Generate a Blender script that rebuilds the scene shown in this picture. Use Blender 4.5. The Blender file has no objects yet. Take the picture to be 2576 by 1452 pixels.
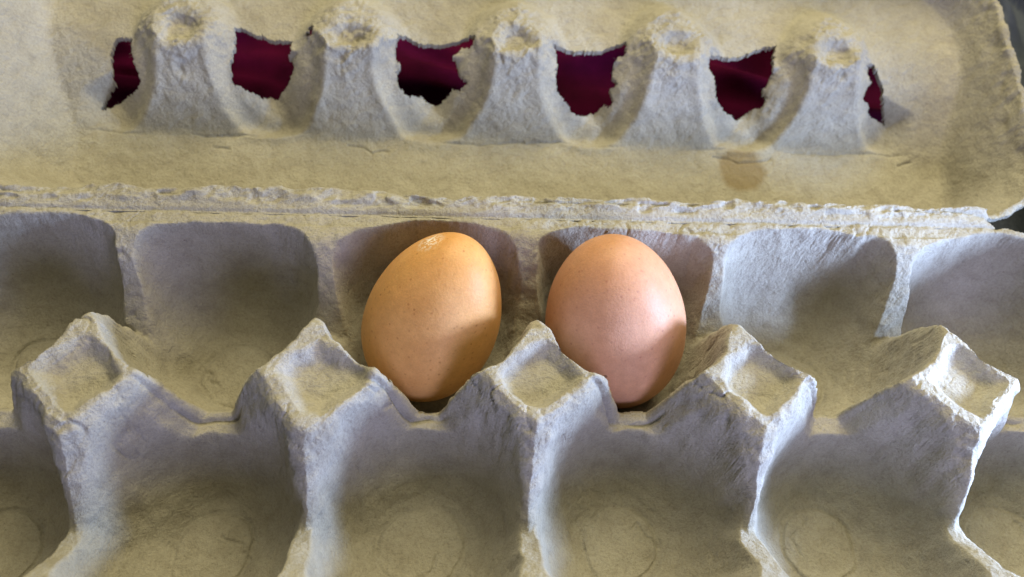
import bpy, math
import numpy as np
from mathutils import Matrix, Vector

S = 0.001                      # the scene is authored in millimetres
P = 48.0                       # pitch of the egg cells
scene = bpy.context.scene
COL = scene.collection

# ------------------------------------------------------------------ camera
CAM = np.array([77.5, -128.4, 176.7])
TILT, YAW, ROLL = np.radians([57.28, 7.53, 7.26])
FPX, W0, H0 = .87 * 2576, 2576.0, 1452.0
Fw = np.array([np.sin(YAW) * np.cos(TILT), np.cos(YAW) * np.cos(TILT), -np.sin(TILT)])
R0 = np.array([np.cos(YAW), -np.sin(YAW), 0.0]); U0 = np.cross(R0, Fw)
Rt = R0 * np.cos(ROLL) + U0 * np.sin(ROLL)
Up = -R0 * np.sin(ROLL) + U0 * np.cos(ROLL)
cd = bpy.data.cameras.new('camera'); cam = bpy.data.objects.new('camera', cd); COL.objects.link(cam)
cam.matrix_world = Matrix(((Rt[0], Up[0], -Fw[0], CAM[0] * S), (Rt[1], Up[1], -Fw[1], CAM[1] * S),
                           (Rt[2], Up[2], -Fw[2], CAM[2] * S), (0, 0, 0, 1)))
cd.sensor_width = 36; cd.lens = .87 * 36; cd.clip_start = .005; cd.clip_end = 20
cd.dof.use_dof = True; cd.dof.focus_distance = .205; cd.dof.aperture_fstop = 16.0
scene.camera = cam

# ------------------------------------------------------------------ light
world = bpy.data.worlds.new('World'); scene.world = world; world.use_nodes = True
bg = world.node_tree.nodes['Background']
bg.inputs[0].default_value = (.80, .88, 1.0, 1); bg.inputs[1].default_value = .125

def lamp(name, loc, target, size, energy, color, size_y=None, spread=None):
    l = bpy.data.lights.new(name, 'AREA'); l.energy = energy; l.color = color
    l.shape = 'RECTANGLE'; l.size = size * S; l.size_y = (size_y or size) * S
    if spread: l.spread = math.radians(spread)
    o = bpy.data.objects.new(name, l); COL.objects.link(o)
    o.location = Vector(loc) * S
    d = (Vector(target) - Vector(loc)).normalized()
    o.rotation_euler = d.to_track_quat('-Z', 'Y').to_euler()
    return o
lamp('window_light', (324, -72, 52), (190, -41, -6), 40, .36, (.44, .60, 1.0), 50, 90)
lamp('window_glow', (250, -420, 170), (100, -10, -10), 230, 1.6, (.54, .56, 1.0), 220)
lamp('room_light', (190, 290, 500), (100, 0, -10), 480, 5.3, (1.0, .88, .53), 480)
scene.view_settings.view_transform = 'Standard'; scene.view_settings.look = 'None'
scene.view_settings.exposure = 0; scene.view_settings.gamma = 1
scene.render.engine = 'CYCLES'
scene.cycles.max_bounces = 8; scene.cycles.diffuse_bounces = 5

# ------------------------------------------------------------------ helpers
def sstep(a, b, x):
    t = np.clip((x - a) / (b - a), 0, 1); return t * t * (3 - 2 * t)
def smin(a, b, k):
    h = np.clip(.5 + .5 * (b - a) / k, 0, 1); return b * (1 - h) + a * h - k * h * (1 - h)
def smax(a, b, k): return -smin(-a, -b, k)
def gauss(x): return np.exp(-x * x)
def _hash(ix, iy, iz, seed):
    h = (ix.astype(np.uint32) * np.uint32(374761393) + iy.astype(np.uint32) * np.uint32(668265263)
         + iz.astype(np.uint32) * np.uint32(2147483647) + np.uint32((seed * 974711 + 12345) & 0xffffffff))
    h = (h ^ (h >> np.uint32(13))) * np.uint32(1274126177)
    h = (h ^ (h >> np.uint32(15))) * np.uint32(2246822519)
    h = h ^ (h >> np.uint32(16))
    return h.astype(np.float64) / 4294967295.0 * 2 - 1
def noise3(x, y, z, size, seed=0):
    """value noise, feature size in mm"""
    x = x / size + 911.3; y = y / size + 733.7; z = z / size + 517.1
    xi, yi, zi = np.floor(x).astype(np.int64), np.floor(y).astype(np.int64), np.floor(z).astype(np.int64)
    fx, fy, fz = x - xi, y - yi, z - zi
    fx, fy, fz = [t * t * t * (t * (t * 6 - 15) + 10) for t in (fx, fy, fz)]
    out = 0
    for a in (0, 1):
        for b in (0, 1):
            for c in (0, 1):
                out = out + _hash(xi + a, yi + b, zi + c, seed) * (fx if a else 1 - fx) * (fy if b else 1 - fy) * (fz if c else 1 - fz)
    return out
def fbm(x, y, z, size, octs, seed=0, gain=.5):
    o, a = 0, 1.0
    for k in range(octs):
        # turn the lattice a little every octave
        c, s = math.cos(.7 * k + .4), math.sin(.7 * k + .4)
        o = o + a * noise3(c * x - s * y, s * x + c * y, z + 3.1 * k, size / 1.93 ** k, seed + 17 * k); a *= gain
    return o
def ridged(x, y, z, size, octs, seed=0):
    o, a = 0, 1.0
    for k in range(octs):
        c, s = math.cos(1.1 * k + .9), math.sin(1.1 * k + .9)
        o = o + a * (1 - np.abs(noise3(c * x - s * y, s * x + c * y, z, size / 2.1 ** k, seed + 29 * k)) * 2.2); a *= .5
    return o
def to_px(X, Y, Z):
    dx, dy, dz = X - CAM[0], Y - CAM[1], Z - CAM[2]
    D = dx * Fw[0] + dy * Fw[1] + dz * Fw[2]
    u = W0 / 2 + FPX * (dx * Rt[0] + dy * Rt[1] + dz * Rt[2]) / D
    v = H0 / 2 - FPX * (dx * Up[0] + dy * Up[1] + dz * Up[2]) / D
    return u, v
def in_poly(u, v, poly):
    inside = np.zeros(u.shape, bool); n = len(poly)
    for i in range(n):
        x1, y1 = poly[i]; x2, y2 = poly[(i + 1) % n]
        if y1 == y2: continue
        c = ((y1 > v) != (y2 > v)) & (u < (x2 - x1) * (v - y1) / (y2 - y1) + x1)
        inside ^= c
    return inside
def seg_dist(x, y, pts):
    """distance from a polyline and its position along it (0..1)"""
    best = np.full(x.shape, 1e9); along = np.zeros(x.shape); L = 0; tot = 0
    lens = [math.dist(pts[i], pts[i + 1]) for i in range(len(pts) - 1)]
    tot = sum(lens)
    for i in range(len(pts) - 1):
        ax, ay = pts[i]; bx, by = pts[i + 1]
        t = np.clip(((x - ax) * (bx - ax) + (y - ay) * (by - ay)) / max(lens[i] ** 2, 1e-9), 0, 1)
        d = np.hypot(x - ax - t * (bx - ax), y - ay - t * (by - ay))
        m = d < best; best = np.where(m, d, best); along = np.where(m, (L + t * lens[i]) / tot, along); L += lens[i]
    return best, along

def tag(o, label=None, cat=None, group=None, kind=None):
    for k, v in (('label', label), ('category', cat), ('group', group), ('kind', kind)):
        if v: o[k] = v
    return o
def empty(name, loc, parent=None):
    o = bpy.data.objects.new(name, None); COL.objects.link(o); o.location = Vector(loc) * S
    o.empty_display_size = .01; o.parent = parent
    return o
def mesh_obj(name, V, F, mat, parent=None, N=None, origin=(0, 0, 0), smooth=True):
    me = bpy.data.meshes.new(name)
    V = (np.asarray(V, np.float64) - np.array(origin)) * S
    F = np.asarray(F, np.int32)
    me.vertices.add(len(V)); me.vertices.foreach_set('co', V.astype(np.float32).ravel())
    me.loops.add(F.size); me.loops.foreach_set('vertex_index', F.ravel())
    me.polygons.add(len(F)); me.polygons.foreach_set('loop_start', np.arange(0, F.size, F.shape[1], dtype=np.int32))
    me.update(calc_edges=True)
    if smooth: me.polygons.foreach_set('use_smooth', np.ones(len(F), bool))
    if N is not None:
        me.normals_split_custom_set_from_vertices(np.asarray(N, np.float32).tolist())
    me.materials.append(mat)
    o = bpy.data.objects.new(name, me); COL.objects.link(o)
    o.parent = parent
    return o

# ------------------------------------------------------------------ materials
def nt(name):
    m = bpy.data.materials.new(name); m.use_nodes = True
    t = m.node_tree; b = t.nodes['Principled BSDF']
    return m, t, b
def N_(t, kind, **kw):
    n = t.nodes.new(kind)
    for k, v in kw.items():
        if k in n.inputs.keys() if isinstance(k, str) else False: n.inputs[k].default_value = v
        else: setattr(n, k, v)
    return n
def noise_node(t, src, scale, detail, rough=.55, dist=0.0):
    n = t.nodes.new('ShaderNodeTexNoise'); n.inputs['Scale'].default_value = scale
    n.inputs['Detail'].default_value = detail; n.inputs['Roughness'].default_value = rough
    n.inputs['Distortion'].default_value = dist
    t.links.new(src, n.inputs['Vector']); return n
def ramp(t, src, stops):
    r = t.nodes.new('ShaderNodeValToRGB'); e = r.color_ramp.elements
    e[0].position, e[0].color = stops[0][0], (*stops[0][1], 1)
    e[1].position, e[1].color = stops[-1][0], (*stops[-1][1], 1)
    for p, c in stops[1:-1]:
        x = e.new(p); x.color = (*c, 1)
    t.links.new(src, r.inputs[0]); return r
def mix(t, fac, a, b, mode='MIX'):
    m = t.nodes.new('ShaderNodeMix'); m.data_type = 'RGBA'; m.blend_type = mode
    for sock, v in ((m.inputs[0], fac), (m.inputs[6], a), (m.inputs[7], b)):
        if hasattr(v, 'is_linked') or isinstance(v, bpy.types.NodeSocket): t.links.new(v, sock)
        elif isinstance(v, (int, float)): sock.default_value = v
        else: sock.default_value = (*v, 1)
    return m.outputs[2]

def pulp_material(name='moulded_pulp', stain=None):
    m, t, b = nt(name)
    geo = t.nodes.new('ShaderNodeNewGeometry'); pos = geo.outputs['Position']
    big = noise_node(t, pos, 28, 4, .6)
    mid = noise_node(t, pos, 190, 5, .65, .4)
    fine = noise_node(t, pos, 1500, 3, .7)
    grain = noise_node(t, pos, 3600, 2, .8)
    c1 = ramp(t, big.outputs[0], [(.3, (.325, .30, .23)), (.5, (.37, .345, .275)), (.7, (.42, .395, .325))]).outputs[0]
    c2 = ramp(t, mid.outputs[0], [(.25, (.78, .76, .74)), (.5, (1, 1, 1)), (.75, (1.12, 1.13, 1.15))]).outputs[0]
    c = mix(t, .8, c1, c2, 'MULTIPLY')
    c3 = ramp(t, fine.outputs[0], [(.28, (.62, .60, .58)), (.5, (1, 1, 1)), (.72, (1.22, 1.21, 1.2))]).outputs[0]
    c = mix(t, .5, c, c3, 'MULTIPLY')
    # coloured fibres: faint blue, red and ochre flecks of recycled paper
    gc = ramp(t, grain.outputs[0], [(.25, (.72, .74, .80)), (.5, (1, 1, 1)), (.75, (1.25, 1.2, 1.1))]).outputs[0]
    c = mix(t, .55, c, gc, 'MULTIPLY')
    v = t.nodes.new('ShaderNodeTexVoronoi'); v.inputs['Scale'].default_value = 260
    nz = t.nodes.new('ShaderNodeVectorMath'); nz.operation = 'MULTIPLY'; nz.inputs[1].default_value = (1, 1.6, 1)
    t.links.new(pos, nz.inputs[0]); t.links.new(nz.outputs[0], v.inputs['Vector'])
    fl = ramp(t, v.outputs['Distance'], [(.0, (1, 1, 1)), (.085, (0, 0, 0))]).outputs[0]
    pick = ramp(t, noise_node(t, pos, 75, 2).outputs[0], [(.56, (0, 0, 0)), (.6, (1, 1, 1))]).outputs[0]
    f = mix(t, 1.0, fl, pick, 'MULTIPLY')
    c = mix(t, f, c, (.16, .12, .09))
    if stain is not None:
        d = t.nodes.new('ShaderNodeVectorMath'); d.operation = 'DISTANCE'; d.inputs[1].default_value = stain
        wob = t.nodes.new('ShaderNodeMath'); wob.operation = 'MULTIPLY_ADD'
        wn = noise_node(t, pos, 260, 3)
        t.links.new(pos, d.inputs[0]); t.links.new(wn.outputs[0], wob.inputs[0]); wob.inputs[1].default_value = .0040
        t.links.new(d.outputs['Value'], wob.inputs[2])
        mr = t.nodes.new('ShaderNodeMapRange'); mr.inputs[1].default_value = .0082; mr.inputs[2].default_value = .0102
        mr.inputs[3].default_value = .62; mr.inputs[4].default_value = 0
        t.links.new(wob.outputs[0], mr.inputs[0])
        c = mix(t, mr.outputs[0], c, (.20, .135, .045), 'MIX')
    t.links.new(c, b.inputs['Base Color'])
    b.inputs['Roughness'].default_value = .93
    b.inputs['Specular IOR Level'].default_value = .18
    b.inputs['Sheen Weight'].default_value = .12; b.inputs['Sheen Roughness'].default_value = .5
    hb = t.nodes.new('ShaderNodeMath'); hb.operation = 'MULTIPLY_ADD'; hb.inputs[1].default_value = .55
    t.links.new(fine.outputs[0], hb.inputs[0]); t.links.new(mid.outputs[0], hb.inputs[2])
    bu = t.nodes.new('ShaderNodeBump'); bu.inputs['Strength'].default_value = .85; bu.inputs['Distance'].default_value = .0009
    t.links.new(hb.outputs[0], bu.inputs['Height'])
    t.links.new(bu.outputs[0], b.inputs['Normal'])
    return m

def egg_material(name, col, dark, speck, glint_pos=None):
    m, t, b = nt(name)
    tc = t.nodes.new('ShaderNodeTexCoord'); pos = tc.outputs['Object']
    big = noise_node(t, pos, 60, 4, .6)
    c = ramp(t, big.outputs[0], [(.3, dark), (.7, col)]).outputs[0]
    v = t.nodes.new('ShaderNodeTexVoronoi'); v.inputs['Scale'].default_value = 750
    t.links.new(pos, v.inputs['Vector'])
    s = ramp(t, v.outputs['Distance'], [(.0, (1, 1, 1)), (.30, (0, 0, 0))]).outputs[0]
    pick = ramp(t, v.outputs['Color'], [(.45, (0, 0, 0)), (.85, (1, 1, 1))]).outputs[0]
    s = mix(t, 1.0, s, pick, 'MULTIPLY')
    c = mix(t, s, c, speck)
    if glint_pos is not None:  # small glint painted into the shell colour as pale flecks
        dm = t.nodes.new('ShaderNodeVectorMath'); dm.operation = 'DISTANCE'; dm.inputs[1].default_value = glint_pos
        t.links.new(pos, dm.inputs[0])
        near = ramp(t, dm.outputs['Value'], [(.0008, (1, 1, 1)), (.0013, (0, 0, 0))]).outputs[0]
        glint_fleck = ramp(t, noise_node(t, pos, 1300, 2).outputs[0], [(.49, (0, 0, 0)), (.54, (1, 1, 1))]).outputs[0]
        c = mix(t, mix(t, 1.0, near, glint_fleck, 'MULTIPLY'), c, (.93, .90, .86))
    v2 = t.nodes.new('ShaderNodeTexVoronoi'); v2.inputs['Scale'].default_value = 120
    t.links.new(pos, v2.inputs['Vector'])
    s2 = ramp(t, v2.outputs['Distance'], [(.0, (1, 1, 1)), (.055, (1, 1, 1)), (.075, (0, 0, 0))]).outputs[0]
    p2 = ramp(t, v2.outputs['Color'], [(.72, (0, 0, 0)), (.76, (1, 1, 1))]).outputs[0]
    c = mix(t, mix(t, 1.0, s2, p2, 'MULTIPLY'), c, tuple(x * .45 for x in dark))
    ch = noise_node(t, pos, 420, 5, .7)
    cc = ramp(t, ch.outputs[0], [(.3, (.88, .87, .85)), (.55, (1, 1, 1)), (.72, (1.10, 1.12, 1.15))]).outputs[0]
    c = mix(t, .8, c, cc, 'MULTIPLY')
    gr = noise_node(t, pos, 2600, 2, .8)
    gc = ramp(t, gr.outputs[0], [(.25, (.86, .88, .9)), (.5, (1, 1, 1)), (.75, (1.12, 1.1, 1.08))]).outputs[0]
    c = mix(t, .6, c, gc, 'MULTIPLY')
    t.links.new(c, b.inputs['Base Color'])
    b.inputs['Roughness'].default_value = .52; b.inputs['Specular IOR Level'].default_value = .34
    b.inputs['Subsurface Weight'].default_value = .12; b.inputs['Subsurface Radius'].default_value = (.0015, .0007, .0003)
    bn = noise_node(t, pos, 1700, 2, .6)
    bu = t.nodes.new('ShaderNodeBump'); bu.inputs['Strength'].default_value = .35; bu.inputs['Distance'].default_value = .00022
    t.links.new(bn.outputs[0], bu.inputs['Height']); t.links.new(bu.outputs[0], b.inputs['Normal'])
    return m

def cloth_material(name, lo, hi, rough=.9, weave=2600):
    m, t, b = nt(name)
    geo = t.nodes.new('ShaderNodeNewGeometry'); pos = geo.outputs['Position']
    n1 = noise_node(t, pos, 40, 4, .6); c = ramp(t, n1.outputs[0], [(.3, lo), (.7, hi)]).outputs[0]
    g = noise_node(t, pos, weave, 2, .8)
    gc = ramp(t, g.outputs[0], [(.3, (.55, .55, .6)), (.7, (1.4, 1.35, 1.35))]).outputs[0]
    c = mix(t, .6, c, gc, 'MULTIPLY')
    t.links.new(c, b.inputs['Base Color']); b.inputs['Roughness'].default_value = rough
    b.inputs['Specular IOR Level'].default_value = .06
    b.inputs['Sheen Weight'].default_value = .0
    bu = t.nodes.new('ShaderNodeBump'); bu.inputs['Strength'].default_value = .5; bu.inputs['Distance'].default_value = .0004
    t.links.new(g.outputs[0], bu.inputs['Height']); t.links.new(bu.outputs[0], b.inputs['Normal'])
    return m

# ------------------------------------------------------------------ the tray surface
CUP_R = [0, .42, .50, .60, .70, .80, .88, .94, .985, 1.03, 1.10, 1.3]
CUP_Z = [-34, -34, -33.2, -31.0, -28.0, -23.5, -16.5, -7.5, 0.5, 9, 20, 60]
_r = np.linspace(0, 1.3, 400); _z = np.interp(_r, CUP_R, CUP_Z)
_k = np.hanning(17); _k /= _k.sum(); _z = np.convolve(np.pad(_z, 8, mode='edge'), _k, mode='valid')
YM = -41.2; YB, YF = -22.0, -65.0; YR, YE = -1.2, -86.0

def tray_height(X, Y):
    wx = X + 1.2 * noise3(X, Y, 0 * X, 17, 3) + .55 * noise3(X, Y, 0 * X, 6, 5) + .25 * noise3(X, Y, 0 * X, 2.6, 7)
    wy = Y + 1.2 * noise3(X, Y, 0 * X, 19, 4) + .55 * noise3(X, Y, 0 * X, 6.5, 6) + .25 * noise3(X, Y, 0 * X, 2.8, 8)
    wx = wx - np.interp(X, [-48, 0, 48, 96, 144, 192, 240], [1.0, 1.2, 1.2, 1.6, 0, 1.0, 0]) * gauss((Y - YM) / 20)
    ix = np.clip(np.floor(wx / P), -1, 4); xc = (ix + .5) * P
    back = wy > YM
    yc = np.where(back, YB, YF)
    dx = wx - xc; dyo = np.where(back, wy - yc, yc - wy)       # + towards the outer rim
    outw = ((ix == 4) & (dx > 0)) | ((ix == -1) & (dx < 0))
    s = sstep(2, 19, dyo) * np.where(outw, .35, 1)
    n = 2.12 + 1.7 * s
    r0 = np.hypot(dx / 23.5, dyo / 21.0); n = np.where(n < 2.6, n - .62 * sstep(.85, .45, r0), n - .62 * sstep(.85, .45, r0) * np.clip((3.9 - n) / 1.3, 0, 1))
    a = 22.5 + 2.3 * sstep(-9, 3, dyo); bb = np.where(dyo > 0, np.where(back, 25.2, 21.6), 21.0)
    r = (np.abs(dx / a) ** n + np.abs(dyo / bb) ** n) ** (1 / n)
    r = r * np.where(outw, 1 + .07 * np.clip(np.abs(dx) / 22, 0, 1), 1)
    zc = np.interp(r, _r, _z)
    # flat round pad at the bottom of each cup, a shallow ring round it
    rr = np.hypot(dx, (wy - yc) + np.where(back, 0, 2.5) * 1.0)
    zc = zc - .45 * gauss((rr - 9.6) / .7) + .35 * sstep(10.5, 8.5, rr)
    # posts
    kx = np.clip(np.round(wx / P), 0, 4); px = wx - kx * P; py = wy - YM
    d1 = (np.abs(px * 1.07) ** 1.16 + np.abs(py * 1.04) ** 1.16) ** (1 / 1.16)
    fr = np.abs(py) / (d1 + 1e-6)
    slope = 2.6 + np.where(py > 0, -.4, -1.2) * fr
    soft = np.log1p(np.exp(np.clip((d1 - 14.4) / .9, -30, 30))) * .9
    post = 6.6 - (slope * 1.08) * soft
    post = smax(post, -24.6 + 1.0 * noise3(X, 0 * X, 0 * X, 8, 19) - .7 * np.abs(py), 10.0)
    # dividers between the cups, sagging between post and rim
    lo = np.where(back, -23.0, -15.0)
    div = lo * (1 - sstep(2, np.where(back, 22.0, 20.5), dyo))
    # end walls
    end = np.maximum(-(wx + 24), wx - 216)
    endw = -24 * (1 - sstep(10, 22, end))
    cap = smax(post, np.where(end > 0, np.maximum(div, endw), div), 3.0)
    z = smin(zc, cap, np.where(dyo > 6, 2.0, 4.2))
    # post tops: a sunk lozenge with a raised rim
    tx, ty = px - 1.2, py + .8
    dd = (np.abs(tx) ** 1.25 + np.abs(ty * 1.03) ** 1.25) ** (1 / 1.25)
    z = z - 3.6 * sstep(10.6, 5.2, dd + 1.6 * noise3(X, Y, 0 * X, 6, 21)) * (d1 < 16)
    z = z + .5 * gauss((d1 - 11.8) / 1.6) * (post > 3)
    return z, r, d1, dyo, back, xc, yc, rr

def grid(x0, x1, y0, y1, step):
    nx = int(round((x1 - x0) / step)) + 1; ny = int(round((y1 - y0) / step)) + 1
    X, Y = np.meshgrid(np.linspace(x0, x1, nx), np.linspace(y0, y1, ny))
    return X, Y
def grid_normals(PX, PY, PZ):
    def d(A, ax): return np.gradient(A, axis=ax)
    tx = np.stack([d(PX, 1), d(PY, 1), d(PZ, 1)], -1); ty = np.stack([d(PX, 0), d(PY, 0), d(PZ, 0)], -1)
    n = np.cross(tx, ty); n /= np.linalg.norm(n, axis=-1, keepdims=True) + 1e-12
    return n

def sheet(groups, PX, PY, PZ, keep, thick, mat, place):
    """splits a height sheet into named parts. groups: list of (mask of faces, callback name, parent);
    the last group also receives the underside and the torn edges."""
    ny, nx = PX.shape
    N = grid_normals(PX, PY, PZ)
    V = np.stack([PX, PY, PZ], -1).reshape(-1, 3); NN = N.reshape(-1, 3)
    idx = np.arange(nx * ny).reshape(ny, nx)
    quads = np.stack([idx[:-1, :-1], idx[:-1, 1:], idx[1:, 1:], idx[1:, :-1]], -1)
    k = keep
    made = []
    # underside
    th = thick if np.ndim(thick) else np.full((ny, nx), float(thick))
    B = V - np.array([0, 0, 1.0]) * th.reshape(-1, 1)
    for mask, name, parent, under in groups:
        q = quads[mask & k]
        extra = []
        if under:
            qa = quads[k]
            # skirt: edges used by only one kept face
            e = np.concatenate([qa[:, [0, 1]], qa[:, [1, 2]], qa[:, [2, 3]], qa[:, [3, 0]]])
            key = np.sort(e, 1); key = key[:, 0].astype(np.int64) * (nx * ny) + key[:, 1]
            u, inv, cnt = np.unique(key, return_inverse=True, return_counts=True)
            be = e[cnt[inv] == 1]
            off = nx * ny
            # the torn edge gets vertices of its own so that it shades as a real, rough edge
            C4 = np.stack([V[be[:, 1]], V[be[:, 0]], B[be[:, 0]], B[be[:, 1]]], 1)
            fn = np.cross(C4[:, 2] - C4[:, 0], C4[:, 3] - C4[:, 1]); fn /= np.linalg.norm(fn, axis=1, keepdims=True) + 1e-12
            SV = C4.reshape(-1, 3); SN = np.repeat(fn, 4, 0)
            extra = [qa[:, ::-1] + off, 2 * off + np.arange(len(SV)).reshape(-1, 4)]
        allq = np.concatenate([q] + extra) if len(extra) else q
        if not len(allq): continue
        VV = np.concatenate([V, B, SV]) if under else V
        used, inv = np.unique(allq, return_inverse=True)
        F = inv.reshape(allq.shape)
        if under:
            nrm = np.concatenate([NN, -NN, SN])[used]
        else: nrm = NN[used]
        pts = place(VV[used]); nr = place(nrm, True)
        o = mesh_obj(name, pts, F, mat, parent, nr)
        made.append(o)
    return made

pulp = pulp_material()

ident = lambda a, isn=False: a
carton = tag(empty('egg_carton', (0, 0, 0)), 'open grey moulded pulp egg carton with torn lid holes, holding two brown eggs', 'egg carton')

# tray grid (y -90 .. 5.2) and the hinge band behind it
STEP = .30
X, Y = grid(-50, 245, -90, 5.4, STEP)
z, r, d1, dyo, back, xc, yc, rr = tray_height(X, Y)
# flat rim with a slightly sunk, crumpled border
outer = np.maximum(np.maximum(-47.5 - X, X - 241.5), np.maximum(Y - 5.5, -88 - Y))
rim_t = sstep(.94, 1.04, r)
z = np.minimum(z, 6.6)
z = z + 10 * sstep(229, 239, X) * sstep(1, -11, Y) * sstep(-75, -50, Y)  # right end wall raised, out of view, to keep window_light off the end cup
rimzone = (Y > 1.5)
z = np.where(rimzone, smin(z, 0 * z + .25 * noise3(X, Y, 0 * X, 9, 31), 1.5), z)
# hinge crease
z = z - .4 * gauss((Y - 5.4) / .7) + .25 * np.sin(0) 
# cracks, traced where the pulp is split (paths in tray millimetres)
N0 = grid_normals(X, Y, z)
slope = 1 - N0[..., 2]
A = fbm(X, Y, z, 9, 3, 40)            # broad lumps
Bn = fbm(X, Y, z, 2.6, 3, 50)         # felted surface
Cn = ridged(X, Y * 1.0, z, 5.0, 3, 60)
ridge_m = sstep(9, 12.5, d1) * sstep(24, 15, d1)
rimm = sstep(.5, 3, Y)
topm = sstep(-6, 2, z)
divm = sstep(4.2, 2.2, np.abs(((X + P / 2) % P) - P / 2)) * sstep(-32, -24, Y)
crumple = np.clip(.35 + 1.1 * divm + .9 * ridge_m + .9 * rimm + .5 * topm, 0, 1.6)
disp = .20 * A + .085 * Bn + .05 * fbm(X, Y, z, 1.1, 2, 55) + .175 * crumple * fbm(X, Y, z, 3.4, 4, 70, .6)
creases = np.clip(Cn - .95, 0, 2)
disp -= .42 * creases * crumple * sstep(-.1, .5, noise3(X, Y, z, 13, 66))
# streaks raked down the cup walls
ang = np.arctan2(Y - yc, X - xc)
st = noise3(ang * 2.2, z / 1.5 + ang * .8, 0 * z, 1.0, 77) + .6 * noise3(ang * 4.2, z / .7, 0 * z, 1.0, 78)
disp += .045 * st * sstep(.5, .7, r) * sstep(1.03, .95, r)
# split flakes on the pads
pad = sstep(10.5, 9.0, rr)
disp -= .42 * gauss((rr - 9.3 - .5 * noise3(X, Y, 0 * X, 5, 92)) / .38) * sstep(-.5, .2, noise3(X, Y, 0 * X, 9, 93))
rng = np.random.RandomState(5)
for row in (YB, YF - 2.5):
    for k in range(-1, 5):
        a0 = rng.uniform(0, 6.28); cx, cy = (k + .5) * P, row
        pts = [(cx + rd * math.cos(a0 + da), cy + rd * math.sin(a0 + da)) for rd, da in
               ((9, 0), (6.5, .35 * rng.uniform(.4, 1.6)), (7.0, .8 * rng.uniform(.6, 1.4)), (4.0, 1.5 * rng.uniform(.7, 1.3)))]
        d, al = seg_dist(X + .9 * noise3(X, Y, 0 * X, 2.5, 94), Y + .9 * noise3(X, Y, 0 * X, 2.5, 96), pts)
        disp -= .62 * gauss(d / .34) * sstep(-.6, .2, noise3(X, Y, 0 * X, 3, 97))
# torn wrinkles running across the dividers below the posts
fd = (np.abs(((X + P / 2) % P) - P / 2) < 4.5) & (Y < YM - 10) & (Y > YM - 26)
disp += .38 * sstep(4.5, 2.5, np.abs(((X + P / 2) % P) - P / 2)) * sstep(YM - 9, YM - 12, Y) * sstep(YM - 28, YM - 23, Y) * fbm(X * .4, Y * .6, z * 1.0, 2.2, 2, 95)
cw = noise3(X + 2 * noise3(X, Y, z, 4, 121), Y, z, 8.5, 120)
cm = np.clip(1.0 * sstep(10.5, 13, d1) * sstep(24, 17, d1) + .5 * sstep(0, 2.5, Y) * sstep(6, 3, Y) + .35 * topm, 0, 1)
disp -= .58 * gauss(cw / .045) * cm * sstep(-.2, .35, noise3(X, Y, z, 6, 122))
pyw = Y - YM + .8 * noise3(X, 0 * X, 0 * X, 7, 123) + .3 * noise3(X, 0 * X, 0 * X, 2, 124)
apx = np.abs(((X + P / 2) % P) - P / 2)
lipm = sstep(11, 14, apx)
disp += lipm * (.45 * gauss((pyw + .4) / 1.3) - 1.0 * gauss((pyw + 2.2) / .45) * sstep(-.6, .2, noise3(X, 0 * X, 0 * X, 6, 125)))
PX, PY, PZ = X + N0[..., 0] * disp, Y + N0[..., 1] * disp, z + N0[..., 2] * disp
fx = (X[:-1, :-1] + X[1:, 1:]) / 2; fy = (Y[:-1, :-1] + Y[1:, 1:]) / 2
def fmean(a): return (a[:-1, :-1] + a[1:, 1:]) / 2
def rrect(x, y, x0, x1, y0, y1, R):
    cx, cy = (x0 + x1) / 2, (y0 + y1) / 2
    qx, qy = np.abs(x - cx) - (x1 - x0) / 2 + R, np.abs(y - cy) - (y1 - y0) / 2 + R
    return -(np.hypot(np.maximum(qx, 0), np.maximum(qy, 0)) + np.minimum(np.maximum(qx, qy), 0) - R)   # + inside
Dt = rrect(fx, fy, -49, 243.5, -89.5, 30, 20) + .5 * noise3(fx, fy, 0 * fx, 3, 11)
backcut = (243.5 - fx) * .62 + (5.4 - fy) * .8 - 12.0 - np.clip(fx - 232, 0, 20) * .0
backcut = np.where(fx > 210, (5.6 - fy) - .021 * np.clip(fx - 216, 0, 99) ** 2 + .7 * noise3(fx, fy, 0 * fx, 2.2, 12), 1)
keep = (Dt > 0) & (backcut > 0)
taken = np.zeros(keep.shape, bool)
tray = empty('tray', (0, 0, 0), carton)
gr = []
fr_, fd1 = fmean(r), fmean(d1)
fz = fmean(z)
postm = (fd1 < 14.6) & (fz > 1.0) & (np.abs(fmean(Y) - YM) < 16)
for k in range(5):
    m = postm & (np.abs(fx - k * P) < 24) & ~taken; taken |= m; gr.append((m, 'divider_post', None, False))
fxc, fyc = fmean(xc), fmean(yc)
cupm = (fr_ < .93) & ~taken
for row in (YB, YF):
    for k in range(-1, 5):
        m = cupm & (np.abs(fxc - (k + .5) * P) < 1) & (np.abs(fyc - row) < 1) & ~taken
        taken |= m; gr.append((m, 'egg_cup', None, False))
gr = [(m, n, tray, u) for m, n, _, u in gr] + [(~taken, 'divider_web', tray, True)]
sheet(gr, PX, PY, PZ, keep, 1.7, pulp, ident)

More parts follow.
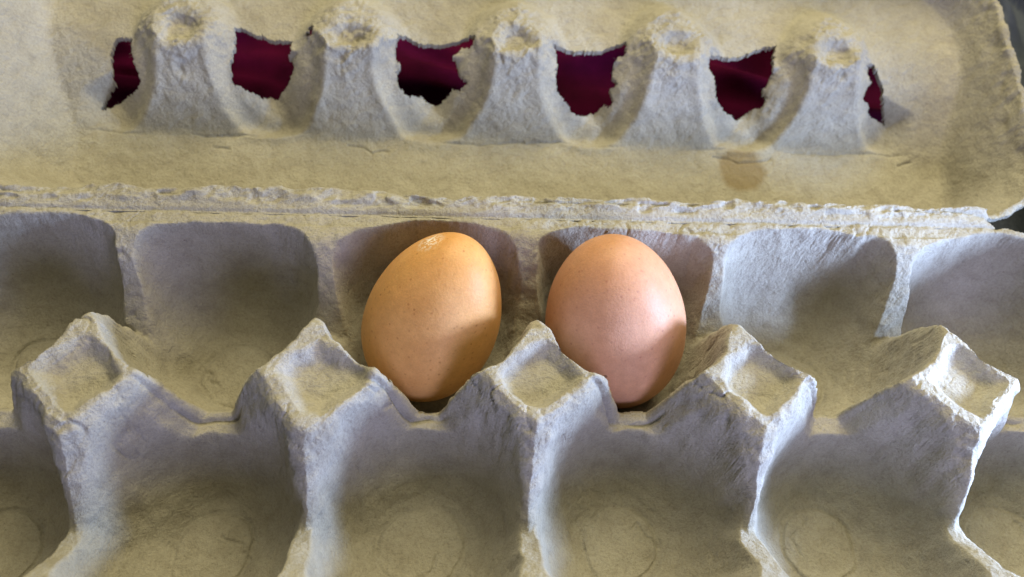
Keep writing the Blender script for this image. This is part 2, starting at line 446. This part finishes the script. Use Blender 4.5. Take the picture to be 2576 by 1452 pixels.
# hinge band
X, Y = grid(-44, 226, 5.0, 12.3, .28)
zz = -.4 * gauss((Y - 5.4) / .7)
band = sstep(5.5, 10.0, Y) * sstep(12.6, 10.9, Y)
lump = .5 + .5 * noise3(X, Y, 0 * X, 22, 101)
z = zz - .35 * sstep(6.2, 5.3, Y) - 2.5 * sstep(213, 223, X) ** 2 + band * sstep(219, 205, X) * (.25 + .8 * lump) - 2.2 * sstep(11.2, 12.3, Y)
cr = fbm(X * .38, Y, 0 * X, 2.4, 4, 103, .6)
pits = noise3(X * .5, Y * 1.2, 0 * X, 2.2, 108)
z = z + band * (.62 * cr + .34 * ridged(X * .3, Y, 0 * X, 2.6, 3, 104) - .9 * sstep(.45, .75, pits)) - .5 * gauss((Y - 8.9 + 1.2 * noise3(X, 0 * X, 0 * X, 14, 105)) / .25) * sstep(0, .5, noise3(X, 0 * X, 0 * X, 30, 106))
z += .12 * fbm(X, Y, z, 2.0, 3, 107)
yj = 1.2 * noise3(X, 0 * X, 0 * X, 16, 110) + .5 * noise3(X, 0 * X, 0 * X, 4, 111)
Yw = Y + yj * sstep(8, 12, Y)
kx = (fmean(X) < 220.5 + 4.5 * noise3(fmean(X) * 0, fmean(Y), 0 * fmean(X), 2.3, 109) + 1.2 * noise3(fmean(X) * 0, fmean(Y), 0 * fmean(X), .8, 119) - .35 * (fmean(Y) - 5))
sheet([(np.ones(kx.shape, bool), 'hinge', carton, True)], X, Yw, z, kx, 1.5, pulp, ident)

# ------------------------------------------------------------------ the lid
TAU = math.radians(10.0); LO = np.array([0, 12.0, -6.0]); ct, st_ = math.cos(TAU), math.sin(TAU)
def lid_place(a, isn=False):
    o = np.empty_like(a); o[:, 0] = a[:, 0]
    o[:, 1] = a[:, 1] * ct - a[:, 2] * st_; o[:, 2] = a[:, 1] * st_ + a[:, 2] * ct
    if not isn: o[:, 1] += LO[1]; o[:, 2] += LO[2]
    return o
YP = 61.5
HOLES = [
 [(285,105),(300,95),(333,97),(335,150),(350,180),(352,210),(338,235),(310,255),(285,268),(262,278),(250,275),(262,255),(285,215),(283,180),(278,150)],
 [(590,70),(608,72),(647,86),(685,101),(736,103),(728,145),(740,160),(734,190),(723,217),(711,232),(700,253),(681,249),(670,249),(647,243),(628,232),(605,221),(582,207),(580,179),(578,160),(584,133),(591,103)],
 [(1000,86),(1025,95),(1059,110),(1112,114),(1162,101),(1194,86),(1192,118),(1162,124),(1141,143),(1151,156),(1156,183),(1177,207),(1158,232),(1135,225),(1128,244),(1105,266),(1082,264),(1063,247),(1021,240),(1002,217),(997,183),(1008,164),(993,150),(993,129)],
 [(1390,110),(1432,129),(1501,131),(1546,116),(1577,105),(1577,133),(1545,156),(1541,183),(1554,213),(1533,228),(1545,259),(1531,274),(1520,263),(1501,283),(1474,293),(1451,293),(1436,278),(1417,251),(1398,228),(1398,190),(1402,145)],
 [(1788,137),(1831,146),(1861,143),(1901,126),(1953,115),(1948,139),(1946,187),(1922,226),(1931,248),(1922,270),(1892,276),(1875,291),(1848,307),(1840,291),(1818,278),(1801,243),(1796,191),(1783,170)],
 [(2181,159),(2201,165),(2222,217),(2229,317),(2185,291),(2183,261),(2170,252),(2179,217),(2192,209),(2183,187)],
 [(775,68),(790,62),(781,93),(771,90)],
]
X, Y = grid(-52, 244, -1.0, 99, .32)
wx = X + .8 * noise3(X, Y, 0 * X, 15, 201) + .4 * noise3(X, Y, 0 * X, 5, 202)
wy = Y + .8 * noise3(X, Y, 0 * X, 16, 203) + .4 * noise3(X, Y, 0 * X, 5.5, 204)
D = rrect(X, Y, -51, 243, -1, 98, 26)
wob = 1.2 * noise3(X, Y, 0 * X, 28, 205)
inx = sstep(-32, -22, X + .8 * noise3(X, Y, 0 * X, 4, 206) - 11 * sstep(46, 54, Y)) * sstep(222, 213, X + 12 * sstep(46, 54, Y))
b_in = -28.3 + 13.8 * sstep(55.5, 58.5, wy)
b_out = -28.3 + 13.8 * sstep(28, 66, Y)
base = b_in * inx + b_out * (1 - inx)
Dw = D * (1 - .30 * sstep(30, -10, X))
wall = -1.0 - 2.35 * np.clip(Dw - 2.2, 0, 99) - .9 * sstep(0, 3, D)
z = smax(base, wall, 3.0)
z = z + .9 * gauss((D - 1.8) / 1.6)
z = z + 5 * np.exp(-np.clip(Y + 1, 0, 99) / 5.0) * sstep(-40, -20, X) * sstep(230, 212, X)
# the row of pressed-in posts
kx_ = np.clip(np.round(wx / P), 0, 4); px = wx - kx_ * P; py = wy - YP
d1 = np.abs(px) + np.abs(py) * 1.06
soft = np.log1p(np.exp(np.clip((d1 - 12.6) / 1.0, -30, 30))) * 1.0
rp = (np.abs(px) ** 1.7 + np.abs(py * np.where(py > 0, .86, .95)) ** 1.7) ** (1 / 1.7)
cone = -7.2 - 1.18 * np.log1p(np.exp(np.clip((rp - 9.8) / 1.1, -30, 30))) * 1.1
rt = np.hypot((wx - (np.clip(np.floor(wx / P), -1, 4) + .5) * P), (wy - 53.5))
Aw = -28.3 + 1.24 * (wy - 37.3)
H = smin(Aw, cone, 2.4)
z = smax(z, np.where((X > -24.5) & (X < 216.5), H, -99), 1.6)
# concentric swells of the troughs between the posts
fm = sstep(62, 56, wy) * inx * sstep(-24, -14, wx) * sstep(216, 206, wx)
z = z + fm * (.9 * gauss((rt - 17.4) / 1.6) - 2.3 * gauss((rt - 13.2) / 2.8) )
# post tops: round dimple and knobbly crust
dd = np.hypot(px, (py + 1.5) * 1.15)
z = z - 1.9 * sstep(5.4, 2.4, dd) + .6 * gauss((dd - 7.2) / 1.8)
N0 = grid_normals(X, Y, z)
crust = sstep(18, 12, d1) * sstep(-20, -15, z)
face = sstep(-29, -24, z) * inx * sstep(64, 58, Y) * sstep(37, 40, Y)
edge = sstep(7, 1, D)
disp = .20 * fbm(X, Y, z, 11, 3, 210) + .08 * fbm(X, Y, z, 2.4, 3, 211) + .045 * fbm(X, Y, z, 1.1, 2, 216)
disp += (.12 + .42 * crust + .09 * face + .5 * edge) * fbm(X, Y, z, 3.8, 4, 212, .58)
disp += crust * (.55 * np.clip(ridged(X, Y, z, 6, 3, 213) - .7, 0, 2) - .25)
cre = np.clip(ridged(X * 1.0, Y, z, 7.5, 3, 214) - 1.0, 0, 2)
disp -= .5 * cre * (crust + .6 * face)
# crack along the foot of the row
foot = 37.2 + .9 * noise3(X, 0 * X, 0 * X, 11, 220) + .4 * noise3(X, 0 * X, 0 * X, 3, 221)
disp -= .55 * gauss((Y - foot) / .35) * inx * sstep(-.5, .3, noise3(X, 0 * X, 0 * X, 18, 222))
for pts in ([(47, 35.2), (51, 34.6), (54, 32.5), (57, 33.6), (59, 33.4)], [(158, 34.5), (163, 34.0), (165, 32.6), (174, 33.4), (176, 34.8)],
            [(216, 33), (220, 34)], [(8, 33.2), (12, 33)]):
    d, al = seg_dist(X + .5 * noise3(X, Y, 0 * X, 2, 223), Y, pts); disp -= .6 * gauss(d / .35)
PX, PY, PZ = X + N0[..., 0] * disp, Y + N0[..., 1] * disp, z + N0[..., 2] * disp
wp = lid_place(np.stack([PX, PY, PZ], -1).reshape(-1, 3)).reshape(PX.shape + (3,))
u, v = to_px(wp[..., 0], wp[..., 1], wp[..., 2])
fu, fv = fmean(u), fmean(v)
jx = 2.4 * noise3(fu, fv, 0 * fu, 9, 230) + 2.6 * noise3(fu, fv, 0 * fu, 3.2, 231); jy = 2.4 * noise3(fu, fv, 0 * fu, 8, 232) + 2.6 * noise3(fu, fv, 0 * fu, 3.0, 233)
fX, fY = fmean(X), fmean(Y)
keep = fmean(D) + .45 * noise3(fX, fY, 0 * fX, 2.5, 235) > .3
for h in HOLES:
    keep &= ~in_poly(fu + jx, fv + jy, h)
fD = fmean(d1); fz = fmean(z)
taken = np.zeros(keep.shape, bool); lid = empty('lid', (0, 0, 0), carton)
gr = []
for k in range(5):
    m = (fD < 14.5) & (np.abs(fX - k * P) < 24) & (fz > -16) & ~taken; taken |= m; gr.append((m, 'lid_post', lid, False))
m = (fY > 37.5) & (fY < 62) & (fX > -26) & (fX < 216) & ~taken; taken |= m; gr.append((m, 'window_wall', lid, False))
gr.append((~taken, 'lid_panel', lid, True))
stain_px = (1868, 430)
ray = Fw + Rt * (stain_px[0] - W0 / 2) / FPX - Up * (stain_px[1] - H0 / 2) / FPX
kk = np.argmin((u - stain_px[0]) ** 2 + (v - stain_px[1]) ** 2 + (Y < 12) * 1e9); sp = wp.reshape(-1, 3)[kk]
lidm = pulp_material('moulded_pulp_lid', tuple((sp * S).tolist()))
sheet(gr, PX, PY, PZ, keep, 1.8, lidm, lid_place)

# frayed fibres round the torn holes
def fibres(name, parent, base, count, seed, lmin, lmax, wid, mat):
    rs = np.random.RandomState(seed); Vs, Fs = [], []
    pick = rs.randint(0, len(base), count)
    for i, p in enumerate(base[pick]):
        L = rs.uniform(lmin, lmax); a = rs.uniform(0, 2 * np.pi); el = rs.uniform(-.1, .5)
        d = np.array([math.cos(a) * math.cos(el), math.sin(a) * math.cos(el), math.sin(el)]); cv = rs.normal(0, .5, 3)
        pts = [p + d * L * (t - .35) + cv * L * t * t * .6 for t in (0, .33, .66, 1.0)]
        b0 = len(Vs)
        for j, q in enumerate(pts):
            w = wid * rs.uniform(.6, 1.2) * (1 - .25 * j)
            for k in range(3):
                an = k * 2.094; Vs.append(q + w * np.array([math.cos(an), .5 * math.sin(an), .8 * math.sin(an)]))
        for j in range(3):
            for k in range(3):
                a0 = b0 + 3 * j + k; a1 = b0 + 3 * j + (k + 1) % 3; Fs.append((a0, a1, a1 + 3, a0 + 3))
    return tag(mesh_obj(name, np.array(Vs), Fs, mat, parent), kind='stuff')
kk = np.zeros_like(keep); kk[1:-1, 1:-1] = keep[1:-1, 1:-1] & ~(keep[:-2, 1:-1] & keep[2:, 1:-1] & keep[1:-1, :-2] & keep[1:-1, 2:])
fpos = wp[:-1, :-1][kk]
fibres('torn_fibre', lid, fpos, 900, 3, .5, 1.7, .055, pulp)

# ------------------------------------------------------------------ eggs
def make_egg(name, centre, a, b, k, lean_back, lean_side, mat, spin=0, glint_px=None):
    nu, nv = 128, 96
    th = np.linspace(0, np.pi, nv); ph = np.linspace(0, 2 * np.pi, nu, endpoint=False)
    T, Ph = np.meshgrid(th, ph, indexing='ij')
    rad = b * np.sin(T) * (1 - k * np.cos(T)) * (1 - .02 * np.cos(2 * T))
    V = np.stack([rad * np.cos(Ph), rad * np.sin(Ph), a * np.cos(T)], -1)
    n = V / np.linalg.norm(V, axis=-1, keepdims=True)
    V = V + n * (.10 * noise3(V[..., 0], V[..., 1], V[..., 2], 8, 300 + spin))[..., None]
    idx = np.arange(nu * nv).reshape(nv, nu); nxt = np.roll(idx, -1, 1)
    F = np.stack([idx[:-1], idx[1:], nxt[1:], nxt[:-1]], -1).reshape(-1, 4)
    o = mesh_obj(name, V.reshape(-1, 3), F, pulp if glint_px else mat)
    o.location = Vector(centre) * S
    o.rotation_euler = (Matrix.Rotation(lean_side, 3, 'Y') @ Matrix.Rotation(-lean_back, 3, 'X')).to_euler()
    if glint_px is not None:
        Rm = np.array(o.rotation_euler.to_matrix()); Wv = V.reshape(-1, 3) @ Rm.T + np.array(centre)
        uu, vv = to_px(Wv[:, 0], Wv[:, 1], Wv[:, 2]); kk = np.argmin((uu - glint_px[0]) ** 2 + (vv - glint_px[1]) ** 2 + (Wv[:, 2] < centre[2]) * 1e8)
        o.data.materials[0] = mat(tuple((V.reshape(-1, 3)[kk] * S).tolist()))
    return o
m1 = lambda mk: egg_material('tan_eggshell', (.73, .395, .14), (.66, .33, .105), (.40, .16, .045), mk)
m2 = egg_material('rosy_eggshell', (.64, .34, .195), (.57, .285, .15), (.42, .17, .10))
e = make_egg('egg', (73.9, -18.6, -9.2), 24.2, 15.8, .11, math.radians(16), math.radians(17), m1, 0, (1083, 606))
tag(e, 'glossy orange-tan speckled egg leaning to the right, nearer the left end of the carton', 'egg', 'eggs in the back row of the carton')
e = make_egg('egg', (118.3, -19.2, -9.8), 24.9, 16.8, .05, math.radians(16), math.radians(-11), m2, 7)
tag(e, 'rosy pink-brown matte egg standing nearly upright, right of the orange-tan egg', 'egg', 'eggs in the back row of the carton')

# ------------------------------------------------------------------ what lies below
X, Y = grid(-2500, 2500, -2500, 2500, 250)
tm = cloth_material('slate_table', (.030, .036, .044), (.055, .065, .078), .55, 900)
o = mesh_obj('table', np.stack([X, Y, X * 0 - 46], -1).reshape(-1, 3),
             (lambda i: np.stack([i[:-1, :-1], i[:-1, 1:], i[1:, 1:], i[1:, :-1]], -1).reshape(-1, 4))(np.arange(X.size).reshape(X.shape)), tm)
tag(o, kind='structure', label='dark slate table top under the carton')
def cloth(name, x0, x1, y0, y1, z0, amp, seed, mat, fold, bunch=0.0):
    X, Y = grid(x0, x1, y0, y1, 1.0)
    wxx = X + 9 * noise3(X, Y, 0 * X, 60, seed); wyy = Y + 9 * noise3(X, Y, 0 * X, 60, seed + 1)
    c, s = math.cos(fold), math.sin(fold)
    f = noise3((c * wxx + s * wyy) * 1.0, (-s * wxx + c * wyy) * .22, 0 * X, 15, seed + 2)
    g = noise3((c * wxx + s * wyy), (-s * wxx + c * wyy) * .3, 0 * X, 6, seed + 3)
    Z = z0 + amp * (f * .75 + .25 * g + .35)
    ed = np.minimum(np.minimum(X - x0, x1 - X), np.minimum(Y - y0, y1 - Y))
    Z = np.maximum(Z, z0) + bunch * sstep(100, 122, Y)  # unseen rise added behind the lid, to block light from entering beneath it
    XX = X + 5 * noise3(X, Y, 0 * X, 50, seed + 5); YY = Y + 5 * noise3(X, Y, 0 * X, 50, seed + 6)
    return sheet([(np.ones((X.shape[0] - 1, X.shape[1] - 1), bool), name, None, True)], XX, YY, Z, np.ones((X.shape[0] - 1, X.shape[1] - 1), bool), 1.0, mat, ident)[0]
mm = cloth_material('maroon_cloth', (.035, .001, .013), (.095, .0024, .032))
o = cloth('cloth', -130, 236, 14, 230, -43.5, 8.5, 400, mm, 1.35, 21.0)
tag(o, 'crumpled maroon cloth seen through the torn holes of the lid', 'cloth')
gm = cloth_material('slate_cloth', (.05, .06, .075), (.10, .115, .14))
o = cloth('blanket', 262, 470, -60, 330, -44.0, 20, 430, gm, .25)
tag(o, 'dark slate blue blanket with soft folds beyond the right end of the carton', 'blanket')
